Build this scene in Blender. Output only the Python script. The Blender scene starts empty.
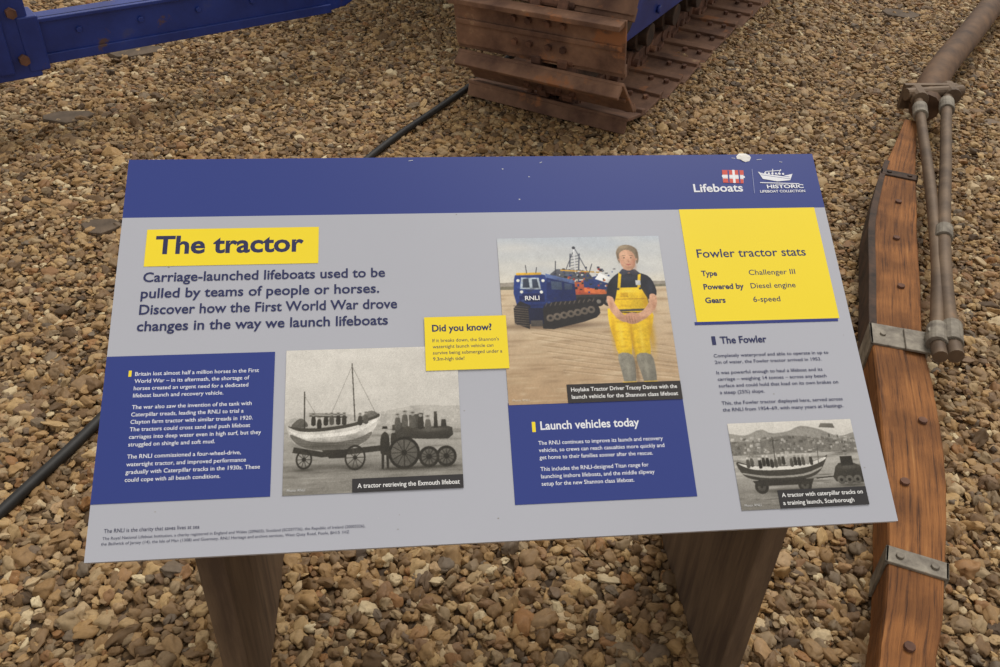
import bpy, bmesh, math, random
import numpy as np
from mathutils import Vector, Matrix, Euler
random.seed(7); rng=np.random.default_rng(7)
scene=bpy.context.scene
try:
    scene.view_settings.view_transform='Standard'
except Exception: pass
COL=bpy.context.collection

def s2l(c):
    out=[]
    for v in c[:3]:
        v=v/255.0
        out.append(v/12.92 if v<=0.04045 else ((v+0.055)/1.055)**2.4)
    return tuple(out)+(1.0,)

# ------------------------------------------------------------ materials
def nodes(name):
    m=bpy.data.materials.new(name); m.use_nodes=True
    nt=m.node_tree; return m,nt,nt.nodes['Principled BSDF']
def mat_noise(name,c1,c2,scale=20,rough=0.6,metal=0.0,bump=0.2,stretch=(1,1,1),c3=None,bdist=0.003,detail=6,spec=0.5,p3=0.76,patch=None):
    m,nt,b=nodes(name)
    tc=nt.nodes.new('ShaderNodeTexCoord'); mp=nt.nodes.new('ShaderNodeMapping')
    mp.inputs['Scale'].default_value=stretch
    nt.links.new(tc.outputs['Object'],mp.inputs['Vector'])
    n=nt.nodes.new('ShaderNodeTexNoise'); n.inputs['Scale'].default_value=scale; n.inputs['Detail'].default_value=detail
    n.inputs['Roughness'].default_value=0.65
    nt.links.new(mp.outputs[0],n.inputs['Vector'])
    r=nt.nodes.new('ShaderNodeValToRGB')
    r.color_ramp.elements[0].position=0.35; r.color_ramp.elements[0].color=s2l(c1)
    r.color_ramp.elements[1].position=0.65; r.color_ramp.elements[1].color=s2l(c2)
    if c3:
        e=r.color_ramp.elements.new(p3); e.color=s2l(c3)
    nt.links.new(n.outputs['Fac'],r.inputs[0]); out=r.outputs[0]
    if patch:
        col,thr,sc=patch
        n2=nt.nodes.new('ShaderNodeTexNoise'); n2.inputs['Scale'].default_value=sc; n2.inputs['Detail'].default_value=9; n2.inputs['Roughness'].default_value=0.7
        nt.links.new(tc.outputs['Object'],n2.inputs['Vector'])
        r2=nt.nodes.new('ShaderNodeValToRGB'); r2.color_ramp.elements[0].position=thr; r2.color_ramp.elements[0].color=(0,0,0,1); r2.color_ramp.elements[1].position=thr+0.06; r2.color_ramp.elements[1].color=(1,1,1,1)
        nt.links.new(n2.outputs['Fac'],r2.inputs[0])
        mx=nt.nodes.new('ShaderNodeMix'); mx.data_type='RGBA'; nt.links.new(r2.outputs[0],mx.inputs[0]); nt.links.new(out,mx.inputs[6]); mx.inputs[7].default_value=s2l(col); out=mx.outputs[2]
    nt.links.new(out,b.inputs['Base Color'])
    b.inputs['Roughness'].default_value=rough; b.inputs['Metallic'].default_value=metal
    b.inputs['Specular IOR Level'].default_value=spec
    if bump:
        bp=nt.nodes.new('ShaderNodeBump'); bp.inputs['Strength'].default_value=bump; bp.inputs['Distance'].default_value=bdist
        nt.links.new(n.outputs['Fac'],bp.inputs['Height']); nt.links.new(bp.outputs[0],b.inputs['Normal'])
    return m
M_rust=mat_noise('rusty_steel',(70,46,36),(124,86,66),14,0.8,0.05,0.5,c3=(164,122,90))
M_rustdark=mat_noise('dark_rusty_steel',(44,34,28),(84,62,48),18,0.8,0.1,0.5)
M_shoe=mat_noise('rusty_track_plate',(88,62,50),(138,104,82),7,0.85,0.05,0.5,c3=(182,150,118),patch=((150,100,66),0.56,5))
M_blue=mat_noise('blue_painted_steel',(26,44,112),(38,60,140),5,0.42,0.0,0.1,c3=(66,72,120),patch=((92,70,66),0.62,7))
M_panel=mat_noise('panel_edge_laminate',(176,176,182),(196,196,200),60,0.4,0,0)
M_leg=mat_noise('brown_stained_timber',(78,62,50),(112,92,72),6,0.75,0,0.25,stretch=(6,6,0.6),c3=(130,110,88),spec=0.3)
M_cable=mat_noise('black_rubber',(16,15,15),(34,32,30),30,0.6,0,0.1)
M_galv=mat_noise('worn_galvanised_iron',(100,92,82),(150,142,128),25,0.65,0.15,0.4,c3=(132,96,66))
M_pole=mat_noise('weathered_brown_pole',(70,50,36),(112,84,60),9,0.75,0.0,0.3)
M_rod=mat_noise('rusted_iron_rod',(84,68,54),(118,98,78),10,0.6,0.25,0.1,c3=(140,108,78))
M_slate=mat_noise('dark_slate_fragment',(76,64,52),(106,90,74),12,0.85,0,0.3)
M_white=mat_noise('white_chip',(225,222,215),(245,243,240),40,0.6,0,0)

def wood():
    m,nt,b=nodes('weathered_wood')
    at=nt.nodes.new('ShaderNodeAttribute'); at.attribute_name='grain'
    n=nt.nodes.new('ShaderNodeTexNoise'); n.inputs['Scale'].default_value=5; n.inputs['Detail'].default_value=10; n.inputs['Roughness'].default_value=0.75
    nt.links.new(at.outputs['Vector'],n.inputs['Vector'])
    r=nt.nodes.new('ShaderNodeValToRGB')
    els=r.color_ramp.elements
    els[0].position=0.30; els[0].color=s2l((46,30,20))
    els[1].position=0.72; els[1].color=s2l((184,136,84))
    for p,c in ((0.40,(98,62,36)),(0.48,(142,92,50)),(0.6,(160,106,58))):
        e=els.new(p); e.color=s2l(c)
    nt.links.new(n.outputs['Fac'],r.inputs[0])
    n2=nt.nodes.new('ShaderNodeTexNoise'); n2.inputs['Scale'].default_value=7; n2.inputs['Detail'].default_value=6
    tc=nt.nodes.new('ShaderNodeTexCoord'); nt.links.new(tc.outputs['Object'],n2.inputs['Vector'])
    r2=nt.nodes.new('ShaderNodeValToRGB'); r2.color_ramp.elements[0].position=0.4; r2.color_ramp.elements[0].color=(0.5,0.47,0.45,1); r2.color_ramp.elements[1].position=0.6; r2.color_ramp.elements[1].color=(1,1,1,1)
    nt.links.new(n2.outputs['Fac'],r2.inputs[0])
    mx=nt.nodes.new('ShaderNodeMix'); mx.data_type='RGBA'; mx.blend_type='MULTIPLY'; mx.inputs[0].default_value=0.8
    nt.links.new(r.outputs[0],mx.inputs[6]); nt.links.new(r2.outputs[0],mx.inputs[7])
    nt.links.new(mx.outputs[2],b.inputs['Base Color'])
    b.inputs['Roughness'].default_value=0.75; b.inputs['Specular IOR Level'].default_value=0.3
    bp=nt.nodes.new('ShaderNodeBump'); bp.inputs['Strength'].default_value=0.7; bp.inputs['Distance'].default_value=0.004
    nt.links.new(n.outputs['Fac'],bp.inputs['Height']); nt.links.new(bp.outputs[0],b.inputs['Normal'])
    return m
M_wood=wood()

# pebbles
def pebble_mat():
    m,nt,b=nodes('river_gravel')
    oi=nt.nodes.new('ShaderNodeObjectInfo')
    r=nt.nodes.new('ShaderNodeValToRGB'); r.color_ramp.interpolation='LINEAR'
    cols=[(0.0,(74,58,42)),(0.12,(136,106,70)),(0.25,(174,140,94)),(0.38,(146,118,84)),(0.5,(116,90,62)),(0.6,(160,138,106)),(0.7,(188,156,108)),(0.8,(112,98,82)),(0.9,(150,108,66)),(1.0,(214,196,158))]
    els=r.color_ramp.elements
    els[0].position=0; els[0].color=s2l(cols[0][1]); els[1].position=1; els[1].color=s2l(cols[-1][1])
    for p,c in cols[1:-1]:
        e=els.new(p); e.color=s2l(c)
    nt.links.new(oi.outputs['Random'],r.inputs[0])
    tc=nt.nodes.new('ShaderNodeTexCoord')
    n=nt.nodes.new('ShaderNodeTexNoise'); n.inputs['Scale'].default_value=3.0; n.inputs['Detail'].default_value=5
    nt.links.new(tc.outputs['Object'],n.inputs['Vector'])
    mr=nt.nodes.new('ShaderNodeMapRange'); mr.inputs['To Min'].default_value=0.6; mr.inputs['To Max'].default_value=1.3
    nt.links.new(n.outputs['Fac'],mr.inputs['Value'])
    hs=nt.nodes.new('ShaderNodeHueSaturation'); hs.inputs['Saturation'].default_value=1.0; nt.links.new(r.outputs[0],hs.inputs['Color']); nt.links.new(mr.outputs[0],hs.inputs['Value'])
    nt.links.new(hs.outputs[0],b.inputs['Base Color'])
    b.inputs['Roughness'].default_value=0.65; b.inputs['Specular IOR Level'].default_value=0.35
    return m
M_peb=pebble_mat()
def ground_mat():
    m,nt,b=nodes('gravel_bed')
    tc=nt.nodes.new('ShaderNodeTexCoord')
    v=nt.nodes.new('ShaderNodeTexVoronoi'); v.inputs['Scale'].default_value=60
    nt.links.new(tc.outputs['Object'],v.inputs['Vector'])
    r=nt.nodes.new('ShaderNodeValToRGB')
    els=r.color_ramp.elements
    els[0].color=s2l((64,50,36)); els[1].color=s2l((140,112,76)); e=els.new(0.5); e.color=s2l((102,80,54))
    sp=nt.nodes.new('ShaderNodeSeparateColor'); nt.links.new(v.outputs['Color'],sp.inputs[0]); nt.links.new(sp.outputs[0],r.inputs[0])
    nt.links.new(r.outputs[0],b.inputs['Base Color'])
    bp=nt.nodes.new('ShaderNodeBump'); bp.invert=True; bp.inputs['Strength'].default_value=0.8; bp.inputs['Distance'].default_value=0.008
    nt.links.new(v.outputs['Distance'],bp.inputs['Height']); nt.links.new(bp.outputs[0],b.inputs['Normal'])
    b.inputs['Roughness'].default_value=0.85
    return m
M_ground=ground_mat()

# ------------------------------------------------------------ mesh helpers
def obj(name,me,parent=None,mat=None):
    o=bpy.data.objects.new(name,me); COL.objects.link(o)
    if parent is not None: o.parent=parent
    if mat is not None: me.materials.append(mat)
    return o
def empty(name,loc=(0,0,0),rot=(0,0,0)):
    e=bpy.data.objects.new(name,None); COL.objects.link(e); e.location=loc; e.rotation_euler=rot; e.empty_display_size=0.1
    return e
def bm_box(bm,x0,x1,y0,y1,z0,z1,mtx=None):
    vs=[bm.verts.new(Vector(p)) for p in [(x0,y0,z0),(x1,y0,z0),(x1,y1,z0),(x0,y1,z0),(x0,y0,z1),(x1,y0,z1),(x1,y1,z1),(x0,y1,z1)]]
    if mtx is not None:
        for v in vs: v.co=mtx@v.co
    for f in [(0,3,2,1),(4,5,6,7),(0,1,5,4),(1,2,6,5),(2,3,7,6),(3,0,4,7)]: bm.faces.new([vs[i] for i in f])
def bm_cyl(bm,p0,p1,r,seg=16,r2=None):
    p0=Vector(p0);p1=Vector(p1); d=p1-p0
    q=d.to_track_quat('Z','Y').to_matrix().to_4x4(); q.translation=(p0+p1)/2
    bmesh.ops.create_cone(bm,cap_ends=True,segments=seg,radius1=r,radius2=r if r2 is None else r2,depth=d.length,matrix=q)
def finish(bm,name,parent=None,mat=None,bevel=0,smooth=False):
    bmesh.ops.recalc_face_normals(bm,faces=bm.faces)
    me=bpy.data.meshes.new(name); bm.to_mesh(me); bm.free()
    if smooth:
        for p in me.polygons: p.use_smooth=True
    o=obj(name,me,parent,mat)
    if bevel:
        b=o.modifiers.new('bevel','BEVEL'); b.width=bevel; b.segments=2; b.limit_method='ANGLE'
    return o
def tube(name,pts,r,parent=None,mat=None,res=8):
    cu=bpy.data.curves.new(name,'CURVE'); cu.dimensions='3D'; cu.bevel_depth=r; cu.bevel_resolution=4; cu.resolution_u=res; cu.use_fill_caps=True
    sp=cu.splines.new('NURBS'); sp.points.add(len(pts)-1)
    for i,p in enumerate(pts): sp.points[i].co=(p[0],p[1],p[2],1)
    sp.order_u=3; sp.use_endpoint_u=True
    tmp=bpy.data.objects.new('tmp',cu); COL.objects.link(tmp)
    dg=bpy.context.evaluated_depsgraph_get()
    me=bpy.data.meshes.new_from_object(tmp.evaluated_get(dg)); me.name=name
    bpy.data.objects.remove(tmp)
    for p in me.polygons: p.use_smooth=True
    me.materials.clear()
    return obj(name,me,parent,mat)

# ------------------------------------------------------------ camera
cam=bpy.data.objects.new('camera',bpy.data.cameras.new('camera')); COL.objects.link(cam); scene.camera=cam
fw=Vector((0.09884379,0.79061295,-0.60428559)); rt=Vector((0.99469943,-0.09579209,0.03737536)); dn=Vector((-0.02833633,-0.60477685,-0.7958907))
Mx=Matrix((( rt.x,-dn.x,-fw.x,-0.12345),(rt.y,-dn.y,-fw.y,-0.77988),(rt.z,-dn.z,-fw.z,1.46787),(0,0,0,1)))
cam.matrix_world=Mx; cam.data.sensor_width=36; cam.data.lens=32.148; cam.data.clip_start=0.05

# ------------------------------------------------------------ light
w=bpy.data.worlds.new('sky'); scene.world=w; w.use_nodes=True
bg=w.node_tree.nodes['Background']; bg.inputs[0].default_value=(1.0,0.96,0.90,1); bg.inputs[1].default_value=0.62
sun=bpy.data.objects.new('sun',bpy.data.lights.new('sun','SUN')); COL.objects.link(sun)
sun.data.energy=2.05; sun.data.angle=math.radians(30); sun.data.color=(1,0.96,0.9); sun.rotation_euler=(math.radians(-26),math.radians(20),0)

# ------------------------------------------------------------ ground + gravel
bm=bmesh.new(); bmesh.ops.create_grid(bm,x_segments=2,y_segments=2,size=8)
g_=finish(bm,'ground',None,M_ground); g_.location=(0.5,3,0)

def gravel():
    P=[];S=[]
    def add(spacing,y0,y1,size_fn):
        ys=np.arange(y0,y1,spacing)
        for yy in ys:
            x0=-1.35-0.36*max(yy,0); x1=1.55+0.72*max(yy,0)
            xs=np.arange(x0,x1,spacing)
            n=len(xs)
            px=xs+rng.uniform(-.5,.5,n)*spacing*1.3; py=yy+rng.uniform(-.5,.5,n)*spacing*1.3
            P.append(np.stack([px,py],1)); S.append(size_fn(n))
    add(0.0155,-0.7,1.0,lambda n: rng.lognormal(math.log(0.0100),0.38,n))
    add(0.0146,1.0,4.9,lambda n: rng.lognormal(math.log(0.0082),0.40,n))
    P=np.concatenate(P); S=np.concatenate(S)
    n=len(P)
    S=np.clip(S,0.004,0.024)
    flat=rng.uniform(0.38,0.78,n)
    big=rng.random(n)<0.004; S[big]=rng.uniform(0.020,0.030,big.sum()); flat[big]=0.3
    z=rng.uniform(0.0,0.008,n)
    co=np.column_stack([P,z]).astype(np.float32)
    me=bpy.data.meshes.new('gravel'); me.vertices.add(n); me.vertices.foreach_set('co',co.ravel())
    rot=np.column_stack([rng.normal(0,0.36,n),rng.normal(0,0.36,n),rng.uniform(0,6.283,n)]).astype(np.float32)
    scl=np.column_stack([S*rng.uniform(0.95,1.4,n),S*rng.uniform(0.7,1.05,n),S*flat]).astype(np.float32)
    a=me.attributes.new('rot','FLOAT_VECTOR','POINT'); a.data.foreach_set('vector',rot.ravel())
    a=me.attributes.new('scl','FLOAT_VECTOR','POINT'); a.data.foreach_set('vector',scl.ravel())
    a=me.attributes.new('kind','INT','POINT'); a.data.foreach_set('value',rng.integers(0,8,n).astype(np.int32))
    o=obj('gravel',me)
    me.materials.append(M_peb)
    ng=bpy.data.node_groups.new('scatter','GeometryNodeTree')
    ng.interface.new_socket('Geometry',in_out='INPUT',socket_type='NodeSocketGeometry')
    ng.interface.new_socket('Geometry',in_out='OUTPUT',socket_type='NodeSocketGeometry')
    N=ng.nodes; L=ng.links
    gi=N.new('NodeGroupInput'); go=N.new('NodeGroupOutput'); jn=N.new('GeometryNodeJoinGeometry')
    def na(nm,t):
        x=N.new('GeometryNodeInputNamedAttribute'); x.data_type=t; x.inputs[0].default_value=nm; return x
    ar=na('rot','FLOAT_VECTOR'); asx=na('scl','FLOAT_VECTOR'); ak=na('kind','INT')
    e2r=N.new('FunctionNodeEulerToRotation'); L.new(ar.outputs[0],e2r.inputs[0])
    pos=N.new('GeometryNodeInputPosition')
    for k in range(8):
        ic=N.new('GeometryNodeMeshIcoSphere'); ic.inputs['Subdivisions'].default_value=3; ic.inputs['Radius'].default_value=1
        va=N.new('ShaderNodeVectorMath'); va.operation='ADD'; va.inputs[1].default_value=(k*9.3,k*4.1,-k*3.7); L.new(pos.outputs[0],va.inputs[0])
        nz=N.new('ShaderNodeTexNoise'); nz.inputs['Scale'].default_value=0.9; nz.inputs['Detail'].default_value=2.0; L.new(va.outputs[0],nz.inputs['Vector'])
        sb=N.new('ShaderNodeVectorMath'); sb.operation='SUBTRACT'; sb.inputs[1].default_value=(.5,.5,.5); L.new(nz.outputs['Color'],sb.inputs[0])
        sc=N.new('ShaderNodeVectorMath'); sc.operation='SCALE'; sc.inputs['Scale'].default_value=1.8; L.new(sb.outputs[0],sc.inputs[0])
        sp=N.new('GeometryNodeSetPosition'); L.new(ic.outputs[0],sp.inputs['Geometry']); L.new(sc.outputs[0],sp.inputs['Offset'])
        ss=N.new('GeometryNodeSetShadeSmooth'); L.new(sp.outputs[0],ss.inputs[0])
        sm=N.new('GeometryNodeSetMaterial'); sm.inputs['Material'].default_value=M_peb; L.new(ss.outputs[0],sm.inputs[0])
        cp=N.new('FunctionNodeCompare'); cp.data_type='INT'; cp.operation='EQUAL'; cp.inputs[3].default_value=k; L.new(ak.outputs[0],cp.inputs[2])
        ip=N.new('GeometryNodeInstanceOnPoints')
        L.new(gi.outputs[0],ip.inputs['Points']); L.new(cp.outputs[0],ip.inputs['Selection']); L.new(sm.outputs[0],ip.inputs['Instance'])
        L.new(e2r.outputs[0],ip.inputs['Rotation']); L.new(asx.outputs[0],ip.inputs['Scale'])
        L.new(ip.outputs[0],jn.inputs[0])
    L.new(jn.outputs[0],go.inputs[0])
    md=o.modifiers.new('scatter','NODES'); md.node_group=ng
gravel()

# ------------------------------------------------------------ information board
W,H=1.1,0.611
board=empty('information_board',(-W/2,0,0.52),(math.radians(30),0,0))
bm=bmesh.new(); bm_box(bm,0,W,0,H,-0.010,0)
finish(bm,'panel',board,M_panel,bevel=0.0012)
m,nt,b=nodes('printed_laminate'); M_print=m
at=nt.nodes.new('ShaderNodeAttribute'); at.attribute_name='ink'
tc=nt.nodes.new('ShaderNodeTexCoord'); nz=nt.nodes.new('ShaderNodeTexNoise'); nz.inputs['Scale'].default_value=3; nz.inputs['Detail'].default_value=8
nt.links.new(tc.outputs['Object'],nz.inputs['Vector'])
mr=nt.nodes.new('ShaderNodeMapRange'); mr.inputs['To Min'].default_value=0.93; mr.inputs['To Max'].default_value=1.05; nt.links.new(nz.outputs['Fac'],mr.inputs['Value'])
hs=nt.nodes.new('ShaderNodeHueSaturation'); nt.links.new(at.outputs['Color'],hs.inputs['Color']); nt.links.new(mr.outputs[0],hs.inputs['Value'])
nt.links.new(hs.outputs[0],b.inputs['Base Color']); b.inputs['Roughness'].default_value=0.42; b.inputs['Specular IOR Level'].default_value=0.4

VV=[];FF=[];CC=[]
zc=[0.0004]
CV=None
class Canvas:
    """continuous-tone print: colours evaluated on a fine grid of the paper"""
    def __init__(s,x0,y0,x1,y1,cell=0.75,ss=2):
        s.x0,s.y0,s.x1,s.y1=x0,y0,x1,y1; s.ss=ss
        s.nx=int((x1-x0)/cell); s.ny=int((y1-y0)/cell)
        s.w=s.nx*ss; s.h=s.ny*ss; s.a=np.zeros((s.h,s.w,3))
        s.X,s.Y=np.meshgrid(x0+(np.arange(s.w)+.5)*(x1-x0)/s.w, y0+(np.arange(s.h)+.5)*(y1-y0)/s.h)
        s.n=s.noise(28)*0.4+s.noise(9)*0.3+s.noise(4)*0.35
    def noise(s,k):
        gy,gx=s.h//k+3,s.w//k+3
        q=rng.uniform(-1,1,(gy,gx)); yy=np.arange(s.h)/k; xx=np.arange(s.w)/k
        iy=yy.astype(int);ix=xx.astype(int); fy=(yy-iy)[:,None];fx=(xx-ix)[None,:]
        fy=fy*fy*(3-2*fy);fx=fx*fx*(3-2*fx)
        return (q[iy][:,ix]*(1-fy)*(1-fx)+q[iy+1][:,ix]*fy*(1-fx)+q[iy][:,ix+1]*(1-fy)*fx+q[iy+1][:,ix+1]*fy*fx)
    def idx(s,xa,xb,ya,yb):
        i0=max(0,int((xa-s.x0)/(s.x1-s.x0)*s.w)-1); i1=min(s.w,int((xb-s.x0)/(s.x1-s.x0)*s.w)+2)
        j0=max(0,int((ya-s.y0)/(s.y1-s.y0)*s.h)-1); j1=min(s.h,int((yb-s.y0)/(s.y1-s.y0)*s.h)+2)
        return i0,i1,j0,j1
    def fill(s,pts,c,ct=None,al=1.0,nz=0.08,vol=0.14):
        p=np.array(pts,float); xa,ya=p.min(0); xb,yb=p.max(0)
        i0,i1,j0,j1=s.idx(xa,xb,ya,yb)
        if i1<=i0 or j1<=j0: return
        X=s.X[j0:j1,i0:i1];Y=s.Y[j0:j1,i0:i1]; ins=np.zeros(X.shape,bool)
        for k in range(len(p)):
            x1,y1=p[k];x2,y2=p[(k+1)%len(p)]
            if y1==y2: continue
            cond=((y1>Y)!=(y2>Y))&(X<(x2-x1)*(Y-y1)/(y2-y1)+x1); ins^=cond
        t=np.clip((Y-ya)/max(yb-ya,1e-6),0,1)
        col=np.array(c,float)[None,None,:]*np.ones(X.shape+(1,))
        k_=nz
        if ct is not None: col=col*(1-t[...,None])+np.array(ct,float)*t[...,None]; k_=nz*.35
        elif (xb-xa)<90: col=col*(1+vol*(t-.5)-vol*0.8*((X-xa)/max(xb-xa,1e-6)-.4))[...,None]
        col=col*(1+k_*s.n[j0:j1,i0:i1]*2)[...,None]
        mk=(ins*al)[...,None]; s.a[j0:j1,i0:i1]=s.a[j0:j1,i0:i1]*(1-mk)+col*mk
    def splat(s,x,y,rx,ry,c,al):
        i0,i1,j0,j1=s.idx(x-2.5*rx,x+2.5*rx,y-2.5*ry,y+2.5*ry)
        if i1<=i0 or j1<=j0: return
        X=s.X[j0:j1,i0:i1];Y=s.Y[j0:j1,i0:i1]; mk=(al*np.exp(-((X-x)/rx)**2-((Y-y)/ry)**2))[...,None]
        s.a[j0:j1,i0:i1]=s.a[j0:j1,i0:i1]*(1-mk)+np.array(c,float)*mk
    def done(s,name,z,grain=5,blur=1):
        a=s.a
        for _ in range(blur):
            pd=np.pad(a,((1,1),(1,1),(0,0)),'edge'); a=(pd[:-2,1:-1]+pd[2:,1:-1]+pd[1:-1,:-2]+pd[1:-1,2:]+2*a)/6
        a=a.reshape(s.ny,s.ss,s.nx,s.ss,3).mean((1,3))
        a=a+rng.normal(0,grain,(s.ny,s.nx,1)); a=np.clip(a,8,250)/255
        lin=np.where(a<=0.04045,a/12.92,((a+.055)/1.055)**2.4)
        gx=np.linspace(s.x0,s.x1,s.nx)/1000;gy=np.linspace(s.y0,s.y1,s.ny)/1000
        GX,GY=np.meshgrid(gx,gy); co=np.stack([GX,GY,np.full_like(GX,z)],-1).reshape(-1,3)
        ii=np.arange(s.nx*s.ny).reshape(s.ny,s.nx); f=np.stack([ii[:-1,:-1],ii[:-1,1:],ii[1:,1:],ii[1:,:-1]],-1).reshape(-1,4)
        me=bpy.data.meshes.new(name); me.from_pydata(co.tolist(),[],f.tolist())
        ca=me.color_attributes.new('ink','FLOAT_COLOR','POINT')
        ca.data.foreach_set('color',np.concatenate([lin.reshape(-1,3),np.ones((s.nx*s.ny,1))],1).astype(np.float32).ravel())
        obj(name,me,board,M_print)
def layer(z=0.0004): zc[0]=z
def addpoly(pts,c,ct=None,al=1.0):
    if CV is not None:
        CV.fill(pts,c,ct,al); return
    zc[0]+=0.000012
    b=len(VV)
    for p in pts: VV.append((p[0]/1000,p[1]/1000,zc[0]))
    FF.append(list(range(b,b+len(pts)))); CC.append([s2l(c)]*len(pts))
def P(pts,c,smooth=0,al=1.0):
    if smooth:
        n=len(pts); q=[]
        for i in range(n):
            p0,p1,p2,p3=[np.array(pts[(i+k-1)%n],float) for k in range(4)]
            for t in np.linspace(0,1,smooth,endpoint=False):
                q.append(tuple(0.5*((2*p1)+(-p0+p2)*t+(2*p0-5*p1+4*p2-p3)*t*t+(-p0+3*p1-3*p2+p3)*t**3)))
        pts=q
    a=sum(pts[i][0]*pts[(i+1)%len(pts)][1]-pts[(i+1)%len(pts)][0]*pts[i][1] for i in range(len(pts)))
    if a<0: pts=pts[::-1]
    addpoly(pts,c,None,al)
def R(x0,y0,x1,y1,c,ctop=None,al=1.0):
    addpoly([(x0,y0),(x1,y0),(x1,y1),(x0,y1)],c,ctop,al)
def C(x,y,r,c,ry=None,n=20,al=1.0):
    P([(x+r*math.cos(i*2*math.pi/n),y+(ry or r)*math.sin(i*2*math.pi/n)) for i in range(n)],c,0,al)
def S(x,y,rx,ry,c,al): CV.splat(x,y,rx,ry,c,al)
def Ln(x0,y0,x1,y1,w,c,al=1.0):
    d=math.hypot(x1-x0,y1-y0); nx,ny=-(y1-y0)/d*w/2,(x1-x0)/d*w/2
    P([(x0+nx,y0+ny),(x1+nx,y1+ny),(x1-nx,y1-ny),(x0-nx,y0-ny)],c,0,al)
def ring(x,y,r,w,c,n=24,sq=1.0):
    for i in range(n):
        a=i*2*math.pi/n;b=(i+1.1)*2*math.pi/n
        P([(x+sq*r*math.cos(a),y+r*math.sin(a)),(x+sq*r*math.cos(b),y+r*math.sin(b)),(x+sq*(r-w)*math.cos(b),y+(r-w)*math.sin(b)),(x+sq*(r-w)*math.cos(a),y+(r-w)*math.sin(a))],c)
def textmesh(s,bold):
    cu=bpy.data.curves.new('t','FONT'); cu.body=s; cu.size=1; cu.resolution_u=3; cu.offset=bold
    o=bpy.data.objects.new('t',cu); COL.objects.link(o)
    me=bpy.data.meshes.new_from_object(o.evaluated_get(bpy.context.evaluated_depsgraph_get()))
    v=np.zeros(len(me.vertices)*3); me.vertices.foreach_get('co',v); v=v.reshape(-1,3)
    f=[list(p.vertices) for p in me.polygons]
    bpy.data.objects.remove(o); bpy.data.curves.remove(cu); bpy.data.meshes.remove(me)
    return v,f
def T(s,x,y,size,c,width=None,bold=0.0,sx=None,dry=False):
    v,f=textmesh(s,bold)
    if len(v)==0: return 0
    x0,x1=v[:,0].min(),v[:,0].max()
    if dry: return x1-x0
    k=sx if sx else (width/(x1-x0) if width else size)
    zc[0]+=0.00002
    b=len(VV)
    for p in v: VV.append(((x+(p[0]-x0)*k)/1000,(y+p[1]*size)/1000,zc[0]))
    for q in f: FF.append([b+i for i in q]); CC.append([s2l(c)]*len(q))
    return k
def block(lines,x,y,pitch,size,c,ref,bold=0.004):
    mx=max(T(l,0,0,1,c,dry=True) for l in lines if l)
    k=ref/mx
    for l in lines:
        if l is None: y-=pitch*0.6; continue
        T(l,x,y,size,c,sx=k,bold=bold); y-=pitch

GREY=(182,184,194); BLUE=(46,62,136); YEL=(250,224,44); NAVY=(40,46,92); WH=(236,238,244)
R(0,0,W*1000,508,GREY); R(0,508,W*1000,611,BLUE)
# small scuffs and dirt specks on the laminate
for i in range(34):
    x=random.uniform(8,1090); y=random.uniform(8,600); c=(206,206,210) if y>508 or random.random()<.3 else (150,146,140)
    C(x,y,random.uniform(.5,1.6),c,ry=random.uniform(.4,1.1),n=7)
for x,y,l in ((1002,600,9),(960,604,6),(1040,596,5),(430,604,7),(640,598,4)): Ln(x,y,x+l,y+random.uniform(-2,2),1.1,(190,192,204))
# logos
layer(0.0009)
T('Lifeboats',887,540,21,WH,width=82,bold=0.02)
P([(938,557),(972,555),(976,580),(940,581)],(226,226,230))
P([(939,572),(975,571),(976,580),(940,581)],(214,84,70)); P([(938,557),(972,555),(973,563),(939,565)],(214,84,70))
Ln(938,569,976,567,4,(240,240,245)); Ln(957,556,959,581,4,(240,240,245))
Ln(948,557,950,580,2.5,BLUE); Ln(966,556,968,580,2.5,BLUE)
Ln(987,536,991,582,0.9,(150,158,200))
P([(1000,577),(1006,563),(1030,558),(1052,560),(1058,572),(1040,568),(1020,571)],WH)
Ln(1003,575,1052,566,1.0,BLUE); Ln(1004,571,1054,562,0.8,BLUE)
Ln(1024,570,1026,582,1.3,WH); Ln(1012,577,1040,579,1.3,WH); Ln(1032,570,1040,581,1.0,WH); Ln(1000,556,1066,553,1.6,WH)
for i in range(6): C(1012+i*6,574-i*0.4,2,WH,n=8)
T('HISTORIC',1010,545,9.5,WH,width=62,bold=0.03)
T('LIFEBOAT COLLECTION',997,537,6.3,WH,width=76,bold=0.02)
# title
layer(0.0009)
R(38,425,291,487,YEL); T('The tractor',52,446,42,(44,46,86),width=217,bold=0.028)
for s,x,y,wd in [('Carriage-launched lifeboats used to be',39,400,351),('pulled by teams of people or horses.',38,374,343),('Discover how the First World War drove',38,348,369),('changes in the way we launch lifeboats',37,322,356)]:
    T(s,x,y,22,NAVY,width=wd,bold=0.016)
# blue text box 1
layer(0.0009)
R(0,75,232,284,BLUE)
R(32,253,36,262,YEL)
block(['Britain lost almost half a million horses in the First','World War – in its aftermath, the shortage of','horses created an urgent need for a dedicated','lifeboat launch and recovery vehicle.',None,
'The war also saw the invention of the tank with','Caterpillar treads, leading the RNLI to trial a','Clayton farm tractor with similar treads in 1920.','The tractors could cross sand and push lifeboat','carriages into deep water even in high surf, but they','struggled on shingle and soft mud.',None,
'The RNLI commissioned a four-wheel-drive,','watertight tractor, and improved performance','gradually with Caterpillar tracks in the 1930s. These','could cope with all beach conditions.'],41,254,10.6,8.2,WH,176,bold=0.006)
# did you know
layer(0.0022)
R(446,247,567,331,YEL); T('Did you know?',457,308,15,NAVY,width=88,bold=0.03)
block(['If it breaks down, the Shannon\'s','watertight launch vehicle can','survive being submerged under a','9.3m-high tide!'],457,291,9.6,7.6,NAVY,101)
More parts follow.
